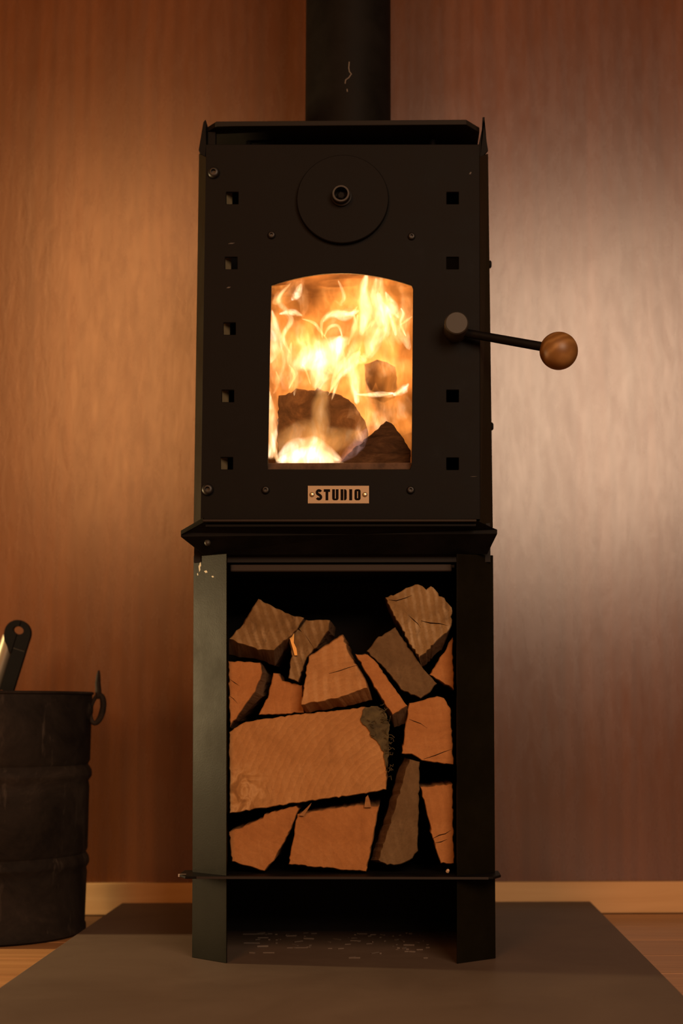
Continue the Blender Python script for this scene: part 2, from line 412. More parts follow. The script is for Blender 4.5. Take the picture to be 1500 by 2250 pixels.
# --- door with arched window and square air holes
def sq(cx, cy, s=13.2): return [(cx - s, cy - s), (cx + s, cy - s), (cx + s, cy + s), (cx - s, cy + s)]
LH = [(510, 435), (507.5, 578), (504, 722), (500.5, 870), (498, 1018)]
RH = [(994, 435), (994, 578), (994, 870), (994, 1019)]
arch = [(596 + (904 - 596) * t, 627 - 27 * (1 - (2*t - 1)**2)) for t in [i / 18 for i in range(19)]]
win = [(588, 1031), (589, 960), (593, 760)] + arch + [(907, 634), (906, 800), (904, 1020), (900, 1031)]
door = plate('door', [(452.5, 317), (1053.5, 317), (1055, 1141), (440.5, 1141)], FD, .005, STEEL, stove, .0007, [win] + [sq(*c) for c in LH + RH])
# 45 degree flange of the shell seen through the left holes, its lit olive tone put into the colour
a0, a1 = U(494, 400, 2.0055), U(481, 1050, 2.0055)
b0, b1 = U(511, 400, 2.020), U(499.5, 1050, 2.020)
MB().prism([a0, a1, b1, b0], (-.002, .003, 0)).build('inner_flange', NT('lit_olive_flange').set(Base_Color=(.10, .085, .05), Roughness=.5, Specular_IOR_Level=.4).mat, stove)
# air control disc and its knob
dc = U(753, 441, FD); dr = 104 * PXM * 1.012
disc = MB().lathe((dc.x, FD, dc.z), (0, -1, 0), [(0, dr*.99), (.0025, dr), (.0075, dr*.995), (.0085, dr*.98)], 96).build('air_disc', STEEL, door, smooth=True, auto=.5)
kc = U(749, 427, 1.981)
MB().lathe((kc.x, 1.9915, kc.z), (0, -1, 0), [(0, .0150), (.004, .0150), (.005, .0132), (.014, .0132), (.0150, .0122), (.0150, .0098), (.006, .0092)], 40, cap=False).build('air_knob', DARKBOLT, disc, smooth=True, auto=.5)
MB().lathe((kc.x, 1.9885, kc.z), (0, -1, 0), [(0, .006), (.004, .006), (.005, .0045)], 6).build('knob_bolt', STEEL, disc)
def bolt(px, py, r, parent, name='door_bolt', D=FD):
    c = U(px, py, D - .004); R = r * PXM
    MB().lathe((c.x, D + .001, c.z), (0, -1, 0), [(0, R), (R*.55, R), (R*.85, R*.82), (R*.95, R*.62), (R*.95, R*.42), (R*.4, R*.40), (R*.38, .0002)], 24).build(name, DARKBOLT, parent, smooth=True, auto=.7)
for b in ((469, 378, 13.5), (456, 1075, 13), (596, 515, 9), (904, 518, 8.5), (583, 1076, 9), (902, 1076, 9)): bolt(*b, door)
for (px, py) in ((1072, 581), (1078.5, 937)):
    c = U(px, py, 2.085)
    MB().lathe((BR[3].x - .005, 2.085, c.z), (1, 0, 0), [(0, .006), (.0075, .006), (.009, .004)], 12).build('side_bolt', STEEL, stove, smooth=True, auto=.7)
# paint scuffs on the door
SCUFF = NT('scuffed_paint').set(Base_Color=(.05, .042, .034), Roughness=.7).mat
for (px, py, dx, dy) in ((508, 535, 8, 3), (1033, 381, 3, 6), (779, 375, 3, 3), (502, 632, 5, 4), (1040, 1047, 9, 1.2)):
    o = MB().prism([U(px - dx, py + dy*.3, FD - .0004), U(px - dx*.2, py - dy*.5, FD - .0004), U(px + dx, py - dy*.5, FD - .0004), U(px + dx*.3, py + dy*.3, FD - .0004)], (0, .0006, 0)).build('paint_scuff', SCUFF, door)
# latch boss, rod, wooden ball
bf = U(1003, 709, 1.955)
boss = MB().lathe((bf.x, FD + .001, bf.z), (0, -1, 0), [(0, .0172), (.040, .0172), (.0445, .0165), (.046, .0150)], 40).build('latch_boss', GREYSTEEL, door, smooth=True, auto=.5)
ball_c = U(1227, 771, 1.955); r0 = U(1018, 731, 1.985); r1 = U(1192, 762, 1.956)
MB().tube([U(1000, 726, 1.988), r0, r0.lerp(r1, .5), r1, U(1200, 764, 1.955)], [.0062, .0062, .0064, .0066, .0066], 20).build('handle_rod', STEEL, door, smooth=True, auto=.8)
def mat_ball():
    s = NT('turned_wood_ball'); v = s.coord((1, 1, 1), (.9, .35, .3), (0, .0, -.03))
    wv = s.n('ShaderNodeTexWave', wave_type='RINGS', rings_direction='Y', i_Vector=v, i_Scale=30, i_Distortion=2.4, i_Detail=3, i_Detail_Scale=2).outputs[1]
    n = s.noise(s.coord((60, 60, 60)), 1, 3)
    c = s.ramp(wv, [(0, (.165, .074, .018)), (.6, (.215, .102, .028)), (1, (.265, .135, .042))])
    s.set(Base_Color=s.mix(s.math('MULTIPLY', n, .4), c, (.13, .058, .016)), Roughness=.42, Specular_IOR_Level=.45); return s.mat
br = 43 * 1.955 / FPX
ball = MB().lathe(ball_c - Vector((br, 0, 0)), (1, 0, 0), [(br - br*math.cos(a), max(br*math.sin(a), .0002)) for a in [math.pi*i/28 for i in range(29)]], 48).build('wooden_ball', mat_ball(), door, smooth=True)
ball['label'] = 'turned wooden ball grip on the black rod'
# name plate
BRASS = NT('dull_brass').set(Base_Color=(.33, .235, .14), Metallic=.2, Roughness=.5).mat
INK = NT('black_ink').set(Base_Color=(.006, .004, .003), Roughness=.8, Specular_IOR_Level=.05).mat
RIVET = NT('bright_rivet').set(Base_Color=(.75, .62, .42), Metallic=.9, Roughness=.3).mat
npl = MB().prism([U(676, 1067.5, FD), U(810.5, 1067.5, FD), U(810.5, 1106.5, FD), U(676, 1106.5, FD)], (0, -.0012, 0)).build('name_plate', BRASS, door, bevel=.0003)
npl['label'] = 'brass plate reading STUDIO'
for px in (685.5, 801.5):
    c = U(px, 1087, FD); R = 5.6 * PXM
    MB().lathe((c.x, FD - .001, c.z), (0, -1, 0), [(0, R), (.0012, R), (.0022, R*.7), (.0026, R*.25)], 16).build('rivet', RIVET, npl, smooth=True)
def letter(ch, x0, x1):
    y0, y1 = 1075.0, 1099.2; D = FD - .00125; off = (0, -.0003, 0); mb = MB()
    def q(pts): mb.prism([U(a, b, D) for a, b in pts], off)
    w_ = x1 - x0; st = w_ * .42; H = y1 - y0
    def rnd(xa, ya, xb, yb, r, corners):
        pts = []
        for (cx, cy, a0, k) in ((xa, ya, 180, 'tl'), (xb, ya, 270, 'tr'), (xb, yb, 0, 'br'), (xa, yb, 90, 'bl')):
            if k in corners:
                ox = xa + r if 'l' in k else xb - r; oy = ya + r if 't' in k else yb - r
                for i in range(6):
                    an = math.radians(a0 + 18 * i); pts.append((ox + r*math.cos(an), oy + r*math.sin(an)))
            else: pts.append((cx, cy))
        return pts
    m = (x0 + x1) / 2; g = w_ * .07
    if ch == 'T':
        q([(x0, y0), (x1, y0), (x1, y0 + H*.24), (x0, y0 + H*.24)]); q([(m - st*.5, y0 + H*.24), (m + st*.5, y0 + H*.24), (m + st*.5, y1), (m - st*.5, y1)])
    elif ch == 'I': q([(x0, y0), (x1, y0), (x1, y1), (x0, y1)])
    elif ch == 'U':
        q(rnd(x0, y0, m - g, y1, 4.5, ('bl',))); q(rnd(m + g, y0, x1, y1, 4.5, ('br',)))
        q([(m - g, y1 - H*.16), (m + g, y1 - H*.16), (m + g, y1), (m - g, y1)])
    elif ch == 'D':
        q([(x0, y0), (m - g*.6, y0), (m - g*.6, y1), (x0, y1)]); q(rnd(m + g*.9, y0, x1, y1, 4.5, ('tr', 'br')))
    elif ch == 'O':
        q(rnd(x0, y0, m - g, y1, 4.5, ('tl', 'bl'))); q(rnd(m + g, y0, x1, y1, 4.5, ('tr', 'br')))
        q([(m - g, y0), (m + g, y0), (m + g, y0 + H*.18), (m - g, y0 + H*.18)]); q([(m - g, y1 - H*.18), (m + g, y1 - H*.18), (m + g, y1), (m - g, y1)])
    elif ch == 'S':
        a = w_ * .19; ctr = []
        cy1, cy2 = y0 + H*.29, y0 + H*.71; rx = w_/2 - a
        for i in range(9):
            an = math.radians(-20 - 200 * i / 8); ctr.append((m + rx*math.cos(an), cy1 + (H*.29 - a)*math.sin(an)))
        for i in range(9):
            an = math.radians(-55 + 215 * i / 8); ctr.append((m + rx*math.cos(an), cy2 + (H*.29 - a)*math.sin(an)))
        lft, rgt = [], []
        for i in range(len(ctr)):
            pa, pb = ctr[max(i-1, 0)], ctr[min(i+1, len(ctr)-1)]; L = math.hypot(pb[0]-pa[0], pb[1]-pa[1]); nx, ny = -(pb[1]-pa[1])/L*a*1.12, (pb[0]-pa[0])/L*a*1.12
            lft.append((ctr[i][0]+nx, ctr[i][1]+ny)); rgt.append((ctr[i][0]-nx, ctr[i][1]-ny))
        q(lft + rgt[::-1])
    return mb.build('letter', INK, npl)
for ch, a, b in (('S', 693.5, 707.5), ('T', 711, 725), ('U', 729.5, 743.5), ('D', 748, 761.5), ('I', 767, 773.5), ('O', 778.5, 792)): letter(ch, a, b)

# --- window glass, sill bar, firebox
s = NT('stove_glass'); s.t.nodes.remove(s.p)
gl = s.n('ShaderNodeBsdfGlossy', i_Roughness=.05); tr = s.n('ShaderNodeBsdfTransparent'); tr.inputs[0].default_value = (.96, .94, .92, 1)
mx = s.n('ShaderNodeMixShader', i_0=.04); s.link(tr.outputs[0], mx.inputs[1]); s.link(gl.outputs[0], mx.inputs[2]); s.link(mx.outputs[0], s.out.inputs[0])
GLASS = s.mat
pane = MB().box((U(574, 800, 2.008).x, 2.0065, Z(1040, 2.008)), (U(921, 800, 2.008).x, 2.0105, Z(588, 2.008))).build('window_glass', GLASS, door); pane['label'] = 'clear glass of the arched window'
def mat_fire(name, lo, hi, sc=30):
    s = NT(name); a = s.noise(s.coord((1,1,1)), sc, 5, .65)
    s.set(Base_Color=s.ramp(a, [(.35, lo), (.65, hi)]), Roughness=.9); s.bump(a, .5, .004); return s.mat
VERM = mat_fire('sooted_firebrick', (.10, .055, .028), (.30, .17, .085), 16)
fx0, fx1 = U(560, 800, 2.06).x, U(936, 800, 2.06).x; fz0, fz1 = Z(1036, 2.03), Z(560, 2.06); fy1 = 2.275
for xa, xb in ((fx0 - .012, fx0), (fx1, fx1 + .012)): MB().box((xa, 2.016, fz0 - .012), (xb, fy1, fz1)).build('firebox_liner', VERM, stove)
MB().box((fx0 - .012, fy1, fz0 - .012), (fx1 + .012, fy1 + .012, fz1)).build('firebox_back', VERM, stove)
MB().box((fx0, 2.016, fz0 - .012), (fx1, fy1, fz0)).build('firebox_floor', VERM, stove)
MB().box((fx0 - .012, 2.016, fz1), (fx1 + .012, fy1, fz1 + .01)).build('baffle_plate', VERM, stove)
MB().box((U(584, 1025, 2.014).x, 2.0125, Z(1034, 2.014)), (U(908, 1025, 2.014).x, 2.022, Z(1017, 2.014))).build('log_guard', mat_fire('hot_rusty_bar', (.055, .032, .022), (.14, .085, .055), 40), stove, bevel=.0015)

# ---------------------------------------------------------------- flue pipe
pc = (-.0842, 2.225); prad = .0702
pipe = empty('flue_pipe', (pc[0], pc[1], hz1)); tag(pipe, 'round black flue pipe rising from the top of the stove', 'flue pipe')
MB().lathe((pc[0], pc[1], hz1), (0, 0, 1), [(0, prad), (1.25, prad)], 96).build('pipe', PIPEMAT, pipe, smooth=True, auto=.6)
MB().lathe((pc[0], pc[1], hz1), (0, 0, 1), [(0, prad + .006), (.012, prad + .006), (.014, prad + .0015)], 96).build('collar', PIPEMAT, pipe, smooth=True, auto=.6)
pf = pc[1] - prad
for pts in ([(767, 136), (766, 150), (767.5, 158), (772, 163)], [(772, 162), (766, 171), (759, 176), (758, 184)], [(762, 196), (763, 202)]):
    q = []
    for p in pts:
        v = U(*p, pf + .0002); v.y = pc[1] - math.sqrt(max(prad**2 - (v.x - pc[0])**2, 0)) - .0002; q.append(v)
    MB().tube(q, .0007, 6).build('paint_scratch', NT('scratch').set(Base_Color=(.16, .13, .105), Roughness=.7).mat, pipe)

# ---------------------------------------------------------------- firewood in the stand
def mat_end(name, cols, rings=.5, ringscale=34, saw=.3, sawscale=24, blot=.5, knot=None, rough=.8):
    """sawn end grain: growth rings off centre, saw marks, blotches; knot = (x, z, radius) of a curly patch"""
    s = NT(name); r = s.n('ShaderNodeObjectInfo').outputs['Random']
    c = s.n('ShaderNodeTexCoord').outputs['Object']
    rot = s.n('ShaderNodeVectorRotate', rotation_type='Y_AXIS', i_Vector=c)
    if knot is None: s.link(s.math('MULTIPLY', r, 6.28), rot.inputs['Angle'])
    else: rot.inputs['Angle'].default_value = 0
    mp = s.n('ShaderNodeMapping', i_Vector=rot.outputs[0]); mp.inputs['Location'].default_value = (.11, 0, .05) if knot is None else (-.17, 0, .10)
    mp.inputs['Scale'].default_value = (1, .35, 1)
    wv = s.n('ShaderNodeTexWave', wave_type='RINGS', rings_direction='Y', wave_profile='SAW', i_Vector=mp.outputs[0], i_Scale=ringscale, i_Distortion=3.2, i_Detail=3, i_Detail_Scale=2).outputs[1]
    tilt = s.n('ShaderNodeVectorRotate', rotation_type='Y_AXIS', i_Vector=c); s.link(s.math('MULTIPLY', r, .35), tilt.inputs['Angle'])
    sw = s.n('ShaderNodeTexWave', wave_type='BANDS', bands_direction='X', i_Vector=tilt.outputs[0], i_Scale=sawscale, i_Distortion=2.4, i_Detail=4, i_Detail_Scale=2.0).outputs[1]
    n1 = s.noise(c, 16, 5, .65, .3); n2 = s.noise(c, 220, 3, .65); n3 = s.noise(c, 42, 5, .7, 1.2)
    brk = s.ramp(s.noise(c, 26, 3, .6), [(.38, (0,0,0)), (.66, (1,1,1))])
    col = s.ramp(n1, [(.3, cols[0]), (.5, cols[1]), (.72, cols[2])])
    col = s.mix(s.math('MULTIPLY', wv, .30 * rings), col, tuple(x * .6 for x in cols[0]))
    swr = s.math('MULTIPLY', s.ramp(sw, [(.35, (0,0,0)), (.95, (1,1,1))]), brk)
    col = s.mix(s.math('MULTIPLY', swr, .55 * saw), col, cols[3])
    col = s.mix(s.math('MULTIPLY', n2, .55), col, tuple(x * .66 for x in cols[0]))
    col = s.mix(s.math('MULTIPLY', s.ramp(n3, [(.54, (0,0,0)), (.72, (1,1,1))]), .5 * blot), col, tuple(x * .5 for x in cols[0]))
    if knot:
        d = s.n('ShaderNodeVectorMath', operation='DISTANCE', i_0=c); d.inputs[1].default_value = (knot[0], 0, knot[1])
        mk = s.ramp(s.math('DIVIDE', d.outputs['Value'], knot[2]), [(.45, (1,1,1)), (1, (0,0,0))])
        vo = s.noise(c, 48, 2, .5, 1.3)
        kc = s.ramp(vo, [(.35, (.13, .060, .016)), (.5, (.36, .185, .06)), (.60, (.56, .34, .15)), (.72, (.24, .11, .034))])
        col = s.mix(s.math('MULTIPLY', mk, .5), col, kc)
    s.set(Base_Color=col, Roughness=rough, Specular_IOR_Level=.15)
    h = s.math('ADD', s.math('MULTIPLY', n2, .5), s.math('ADD', s.math('MULTIPLY', swr, saw * .35), s.math('MULTIPLY', n3, .5)))
    s.bump(h, .45, .002); return s.mat
ORANGE = mat_end('fresh_sawn_end', ((.31, .122, .036), (.40, .165, .050), (.46, .205, .068), (.52, .26, .10)), rings=.5, ringscale=26, saw=.25, blot=.3)
TAN = mat_end('pale_sawn_end', ((.32, .145, .048), (.42, .20, .068), (.50, .255, .095), (.58, .34, .15)), rings=.6, ringscale=40, saw=.9, sawscale=20)
BIGEND = mat_end('broad_pale_end', ((.34, .152, .048), (.44, .205, .068), (.51, .26, .095), (.56, .31, .13)), rings=1.0, ringscale=34, saw=.35, sawscale=22, knot=(-.088, -.048, .052))
GREY = mat_end('weathered_end', ((.105, .055, .018), (.19, .105, .038), (.27, .16, .066), (.44, .30, .155)), rings=.3, saw=1.0, sawscale=26, blot=1)
ROUGH = mat_end('rough_broken_end', ((.14, .075, .026), (.25, .145, .055), (.36, .23, .10), (.58, .45, .28)), rings=.2, saw=.8, sawscale=30, blot=1)
DULL = mat_end('dull_brown_face', ((.095, .054, .022), (.145, .085, .037), (.19, .115, .052), (.25, .165, .085)), rings=.4, saw=.35, blot=.8)
def mat_side(name, a, b):
    s = NT(name); n = s.noise(s.coord((60, 6, 60)), 1, 5, .65, .5)
    s.set(Base_Color=s.ramp(n, [(.3, a), (.7, b)]), Roughness=.8, Specular_IOR_Level=.2); s.bump(n, .5, .003); return s.mat
SIDEW = mat_side('split_wood_side', (.20, .085, .028), (.34, .165, .06))
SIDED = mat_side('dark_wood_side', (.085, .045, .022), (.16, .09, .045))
BARK = mat_side('green_brown_bark', (.030, .022, .011), (.115, .085, .035))
HEART = NT('bright_split_sliver').set(Base_Color=(.85, .43, .09), Roughness=.6).mat

def inset(poly, d):
    n = len(poly); area2 = sum(poly[i][0]*poly[(i+1)%n][1] - poly[(i+1)%n][0]*poly[i][1] for i in range(n)); sg = 1 if area2 > 0 else -1
    out = []
    for i in range(n):
        p, a, b = Vector(poly[i]), Vector(poly[i-1]), Vector(poly[(i+1) % n])
        e1 = (p - a).normalized(); e2 = (b - p).normalized()
        nn = (Vector((-e1.y, e1.x)) + Vector((-e2.y, e2.x))) * sg
        out.append(tuple(p + (nn.normalized() if nn.length > 1e-6 else nn) * d))
    return out
def log(label, poly, D, ext, end, side, rag=1.6, step=7, group='firewood in the log store', name='firewood_log', rimpoly=None, rimd=.02):
    """split log: ragged front face, four rings of side faces back to the far end"""
    pts = []; rpts = []
    rp = rimpoly or poly
    rng = random.Random(sum(map(ord, label)) + len(poly) * 7 + int(poly[0][0]))
    n = len(poly)
    for i in range(n):
        a, b = poly[i], poly[(i+1) % n]; L = math.hypot(b[0]-a[0], b[1]-a[1]); k = max(1, int(L / step))
        for j in range(k):
            t = j / k; jx = rng.uniform(-rag, rag) if j else 0; jy = rng.uniform(-rag, rag) if j else 0
            pts.append((a[0] + (b[0]-a[0])*t + jx, a[1] + (b[1]-a[1])*t + jy))
            c, d = rp[i], rp[(i+1) % n]
            rpts.append((c[0] + (d[0]-c[0])*t + jx, c[1] + (d[1]-c[1])*t + jy))
    ins = inset(pts, 1.6)
    front = [U(x, y, D) for x, y in ins]; rim = [U(x, y, D + .0018) for x, y in pts]
    full = [U(x, y, D + (rimd if rimpoly else .004)) for x, y in rpts]
    ext = Vector(ext); ring = [front, rim, full]
    for t in (.12, .3, .55, 1.0):
        # shared jitter along the length keeps the sides split-looking, not perfectly straight
        ring.append([p + ext * t + Vector((rng.uniform(-1, 1), 0, rng.uniform(-1, 1))) * (.0009 if t < 1 else .0004) for p in full])
    mb = MB(); N = len(pts)
    for r in ring: mb.v += r
    mb.f.append(tuple(range(N))); mb.m.append(0)
    for k in range(len(ring) - 1):
        for i in range(N):
            j = (i + 1) % N
            mb.f.append((k*N + j, k*N + i, (k+1)*N + i, (k+1)*N + j)); mb.m.append(0 if k == 0 else 1)
    e = (len(ring) - 1) * N
    mb.f.append(tuple(e + i for i in reversed(range(N)))); mb.m.append(0)
    o = mb.build(name, [end, side], origin=sum(front, Vector()) / N)
    if label: tag(o, label, 'firewood', group)
    return o
ZB = sz
LD = .20
big = log('largest log, broad pale sawn end with mossy bark on one edge, mid-stack', [(503,1609),(540,1586),(640,1572),(760,1559),(800,1553),(812,1556),(836,1590),(846,1640),(849,1690),(848,1735),(760,1750),(700,1757),(600,1772),(504,1787)], 2.015, (0, LD, 0), BIGEND, SIDEW)
bark = MB()
rb = random.Random(5)
bpoly = [(801,1553),(822,1551),(842,1559),(850,1577),(856,1596),(852,1622),(856,1650),(850,1672),(851,1692),(848,1690),(842,1650),(832,1632),(815,1618),(808,1600),(790,1580)]
N_ = []
for i in range(len(bpoly)):
    a, b = bpoly[i], bpoly[(i+1) % len(bpoly)]
    for j in range(4): N_.append((a[0] + (b[0]-a[0])*j/4 + rb.uniform(-2, 2), a[1] + (b[1]-a[1])*j/4 + rb.uniform(-2, 2)))
bark.prism([U(x, y, 2.0125) for x, y in N_], (0, .17, 0))
for i in range(46):
    x, y = rb.choice([(846,1600),(850,1650),(852,1690),(838,1570),(853,1620),(812,1770 if False else 1600)]); x += rb.uniform(-6, 6); y += rb.uniform(-22, 22); d = 2.012 - rb.uniform(0, .004)
    q = [U(x, y, d), U(x + rb.uniform(2, 8), y + rb.uniform(-5, 5), d - .001), U(x + rb.uniform(4, 12), y + rb.uniform(-7, 7), d)]
    bark.tube(q, .00045, 5)
bk = bark.build('bark', BARK, big); bk['label'] = 'dark mossy shaggy bark edge'
kn = MB()
log('smooth orange log end in the lower left corner of the store, above the shelf', [(503,1828),(545,1812),(577,1798),(581,1789),(650,1771),(657,1778),(641,1815),(625,1850),(605,1885),(581,1914),(556,1906),(509,1893)], 2.02, (0, LD, 0), ORANGE, SIDEW)
l3 = log('square orange log end standing on the shelf, below the largest log', [(653,1789),(700,1781),(790,1769),(832,1772),(826,1805),(818,1850),(804,1915),(760,1912),(634,1899)], 2.02, (0, LD, 0), ORANGE, SIDEW)
for sp in (MB().prism([U(657,1792,2.016), U(662,1786,2.016), U(684,1764,2.012), U(682,1770,2.012), U(667,1793,2.016)], (0, .003, 0)), MB().prism([U(800,1774,2.016), U(803,1752,2.014), U(808,1747,2.014), U(813,1760,2.014), U(815,1774,2.016)], (0, .006, 0))): sp.build('splinter', SIDEW, l3)['label'] = 'pale splinter standing up from the top edge'
log('tall dull brown wedge of wood with a frayed foot, right of the square log', [(899,1668),(922,1674),(920,1750),(918,1870),(906,1886),(880,1899),(850,1901),(830,1890),(846,1842),(868,1772),(888,1700)], 2.022, (0, LD, 0), DULL, SIDED, rag=1.8, rimpoly=[(890,1666),(922,1674),(920,1750),(918,1870),(906,1886),(880,1899),(850,1901),(814,1890),(831,1842),(852,1780),(873,1697)], rimd=.03)
log('narrow orange wedge tapering down to the shelf, against the right upright', [(923,1729),(994,1723),(997,1897),(968,1897),(950,1842)], 2.024, (0, LD, 0), ORANGE, SIDEW)
log('plain squarish orange log end against the right upright, above the dark gap', [(899,1545),(960,1530),(975,1534),(989,1556),(996,1680),(926,1671),(904,1657),(882,1656),(888,1612)], 2.018, (0, LD, 0), ORANGE, SIDEW)
log('four-sided log end with curved saw marks, resting on top of the largest log', [(678,1443),(752,1396),(764,1431),(798,1488),(807,1512),(735,1536),(661,1549)], 2.008, (0, LD-.02, 0), TAN, SIDEW, rimpoly=[(678,1441),(752,1394),(766,1431),(802,1488),(817,1538),(750,1553),(672,1566)], rimd=.03)
log('half-hidden dim log between the saw-marked log and the left-hand block', [(600,1479),(611,1480),(620,1496),(664,1506),(668,1566),(568,1571),(590,1526)], 2.035, (0, LD, 0), ORANGE, SIDEW)
log('orange log end with a deep shadowed side, tight against the left upright', [(501,1453),(571,1456),(576,1478),(561,1520),(505,1598)], 2.012, (0, LD-.01, 0), ORANGE, SIDED, rimpoly=[(501,1453),(571,1456),(585,1480),(578,1530),(507,1600)], rimd=.03)
log('topmost grey striped log end at upper left of the stack', [(567,1316),(606,1337),(640,1352),(668,1358),(652,1385),(602,1430),(566,1429),(503,1404),(536,1370)], 2.010, (0, LD-.02, 0), GREY, SIDED, rag=1.8, rimpoly=[(567,1316),(606,1337),(640,1352),(666,1358),(650,1392),(604,1463),(570,1450),(503,1438),(534,1370)], rimd=.035)
l11 = log('twisted split stick with a bright yellow sliver, beside the grey striped log', [(672,1362),(725,1363),(722,1386),(700,1417),(674,1445),(655,1499),(633,1490),(641,1442),(633,1395),(656,1382)], 2.022, (0, LD*.9, 0), GREY, SIDED, rag=1.6)
sl = MB().prism([U(*p, 2.0185) for p in ((628,1387),(640,1381),(646,1392),(645,1412),(651,1425),(653,1440),(647,1440),(643,1425),(637,1405))], (0, .004, 0)).build('torn_sliver', HEART, l11); sl['label'] = 'bright yellow torn sliver'
log('slim orange stick lying diagonally beside the saw-marked log', [(780,1437),(808,1439),(826,1455),(850,1490),(895,1551),(862,1571),(838,1535),(815,1495)], 2.014, (0, LD-.02, 0), ORANGE, SIDED, rimpoly=[(780,1437),(808,1437),(828,1455),(853,1490),(893,1588),(866,1598),(838,1540),(815,1497)], rimd=.03)
log('flat grey-brown bark-faced slab leaning under the topmost right log', [(868,1378),(884,1402),(930,1470),(960,1502),(944,1522),(924,1535),(880,1515),(846,1470),(805,1431),(826,1404)], 2.016, (0, LD, 0), DULL, SIDED, rag=1.6)
log('topmost log with a rough grey broken end at upper right of the stack', [(846,1313),(880,1300),(896,1291),(918,1284),(928,1288),(936,1296),(946,1288),(956,1296),(964,1310),(976,1314),(985,1327),(992,1335),(991,1375),(985,1386),(920,1446),(884,1386),(862,1345)], 2.006, (0, LD-.02, 0), ROUGH, SIDED, rag=2.2, step=6, rimpoly=[(846,1313),(880,1300),(896,1291),(918,1284),(928,1288),(936,1296),(946,1288),(956,1296),(964,1310),(976,1314),(985,1327),(992,1335),(993,1376),(972,1424),(926,1466),(886,1394),(862,1347)], rimd=.035)
log('dim orange log end tucked behind the right upright near the top', [(943,1483),(994,1400),(997,1516),(972,1500)], 2.03, (0, LD, 0), ORANGE, SIDEW)
CRACK = NT('dark_split').set(Base_Color=(.012, .006, .003), Roughness=1, Specular_IOR_Level=0).mat
def crack(parent, D, pts, w0=1.1):
    n = len(pts); mb = MB(); a, b = [], []
    for i, (x, y) in enumerate(pts):
        k = w0 * (1 - abs(2*i/(n-1) - .9)) + .15; a.append((x, y - k)); b.append((x + .4, y + k))
    mb.prism([U(x, y, D - .0003) for x, y in a + b[::-1]], (0, .0008, 0)); mb.build('crack', CRACK, parent)
def nth(i): return bpy.data.objects['firewood_log' + ('.%03d' % i if i else '')]
crack(nth(13), 2.006, [(897,1352),(908,1362),(917,1370),(924,1380)], 1.6); crack(nth(13), 2.006, [(924,1364),(945,1369),(965,1370),(985,1375)], 1.5)
crack(nth(13), 2.006, [(853,1318),(870,1320),(890,1314),(905,1308)], 1.0)
crack(nth(8), 2.012, [(504,1492),(515,1500),(526,1507)], .9); crack(nth(8), 2.012, [(503,1528),(513,1536),(522,1546)], .9)
crack(nth(5), 2.018, [(898,1580),(910,1585),(924,1590),(938,1600)], 1.0); crack(nth(5), 2.018, [(930,1668),(955,1660),(975,1652),(992,1646)], .9)
crack(nth(4), 2.024, [(951,1842),(965,1835),(978,1832),(990,1824)], 1.1); crack(nth(4), 2.024, [(956,1852),(968,1850),(982,1844)], .9)
crack(nth(10), 2.022, [(646,1376),(656,1382),(663,1389)], 2.0); crack(nth(10), 2.022, [(668,1392),(680,1410),(690,1425)], 1.0)
crack(nth(6), 2.008, [(722,1480),(745,1474),(768,1466),(790,1460)], .7)
ch = MB().lathe(U(983, 1914, 1.999), (.3, -.5, .6), [(-.003, .001), (-.001, .0026), (.002, .0022), (.0035, .0008)], 8).build('wood_crumb', NT('pale_crumb').set(Base_Color=(.5, .33, .2), Roughness=.8).mat)
tag(ch, 'tiny pale crumb of wood on the shelf edge by the right upright', 'wood crumb')
# litter of chips on the hearth under the stove
mb = MB(); rr = random.Random(3)
for i in range(75):
    x = rr.uniform(LFI.x + .02, RFI.x - .03); y = 2.02 + .24 * rr.random()**.7; L = rr.choice([.003, .004, .006, .009, .016]); a = rr.gauss(0, .7)
    if i < 3: L = (.045, .030, .024)[i]; x, y = ((-.22, 2.245), (-.15, 2.12), (-.22, 2.16))[i]; a = (.1, .05, -.08)[i]
    d = Vector((math.cos(a), math.sin(a), 0)) * L / 2; n = Vector((-math.sin(a), math.cos(a), 0)) * min(L * .22, .002); c = Vector((x, y, SLZ + .0002)); 
    mb.prism([c - d - n, c + d - n*.4, c + d*.9 + n, c - d*.8 + n], (0, 0, rr.uniform(.0006, .002)))
ww = mb.build('wood_chips', NT('grey_chips').set(Base_Color=(.11, .083, .064), Roughness=.8).mat)
tag(ww, 'scattered bark crumbs and slivers on the hearth beneath the stove', 'wood chips', kind='stuff')

# ---------------------------------------------------------------- bucket and shovel by the hearth
brd = .158; bd = Vector(ray(200, 1700)); edge = U(200, 1620, 2.43); nrm = Vector((bd.y, -bd.x)).normalized()
bc = Vector((edge.x, 2.43)) - nrm * brd
bh = U(40, 1521, bc.y - brd + .01).z
bucket = empty('bucket', (bc.x, bc.y, 0)); tag(bucket, 'old blackened metal bucket with rolled ribs, standing left of the hearth board', 'bucket')
def rib(z, a, wd): return [(z - wd, 0), (z - wd*.55, -a*.5), (z - wd*.2, a*.9), (z, a), (z + wd*.3, a*.7), (z + wd*.7, -a*.9), (z + wd, 0)]
prof = [(.002, -.002), (.004, .0005), (.012, 0), (.016, -.002)]
r1z, r2z = U(150, 1893, bc.y).z, U(150, 1700, bc.y).z
body = prof + [(r1z - .03, -.001)] + [(z, d - .0005) for z, d in rib(r1z, .0032, .02)] + [(r2z - .04, -.0005)] + [(z, d - .0003) for z, d in rib(r2z, .0036, .022)] + [(bh - .03, 0), (bh - .004, .0005)]
outer = [(z, brd + d) for z, d in body]; inner = [(z, r - .0016) for z, r in reversed(outer)]
inner[-1] = (.004, outer[0][1] - .002)
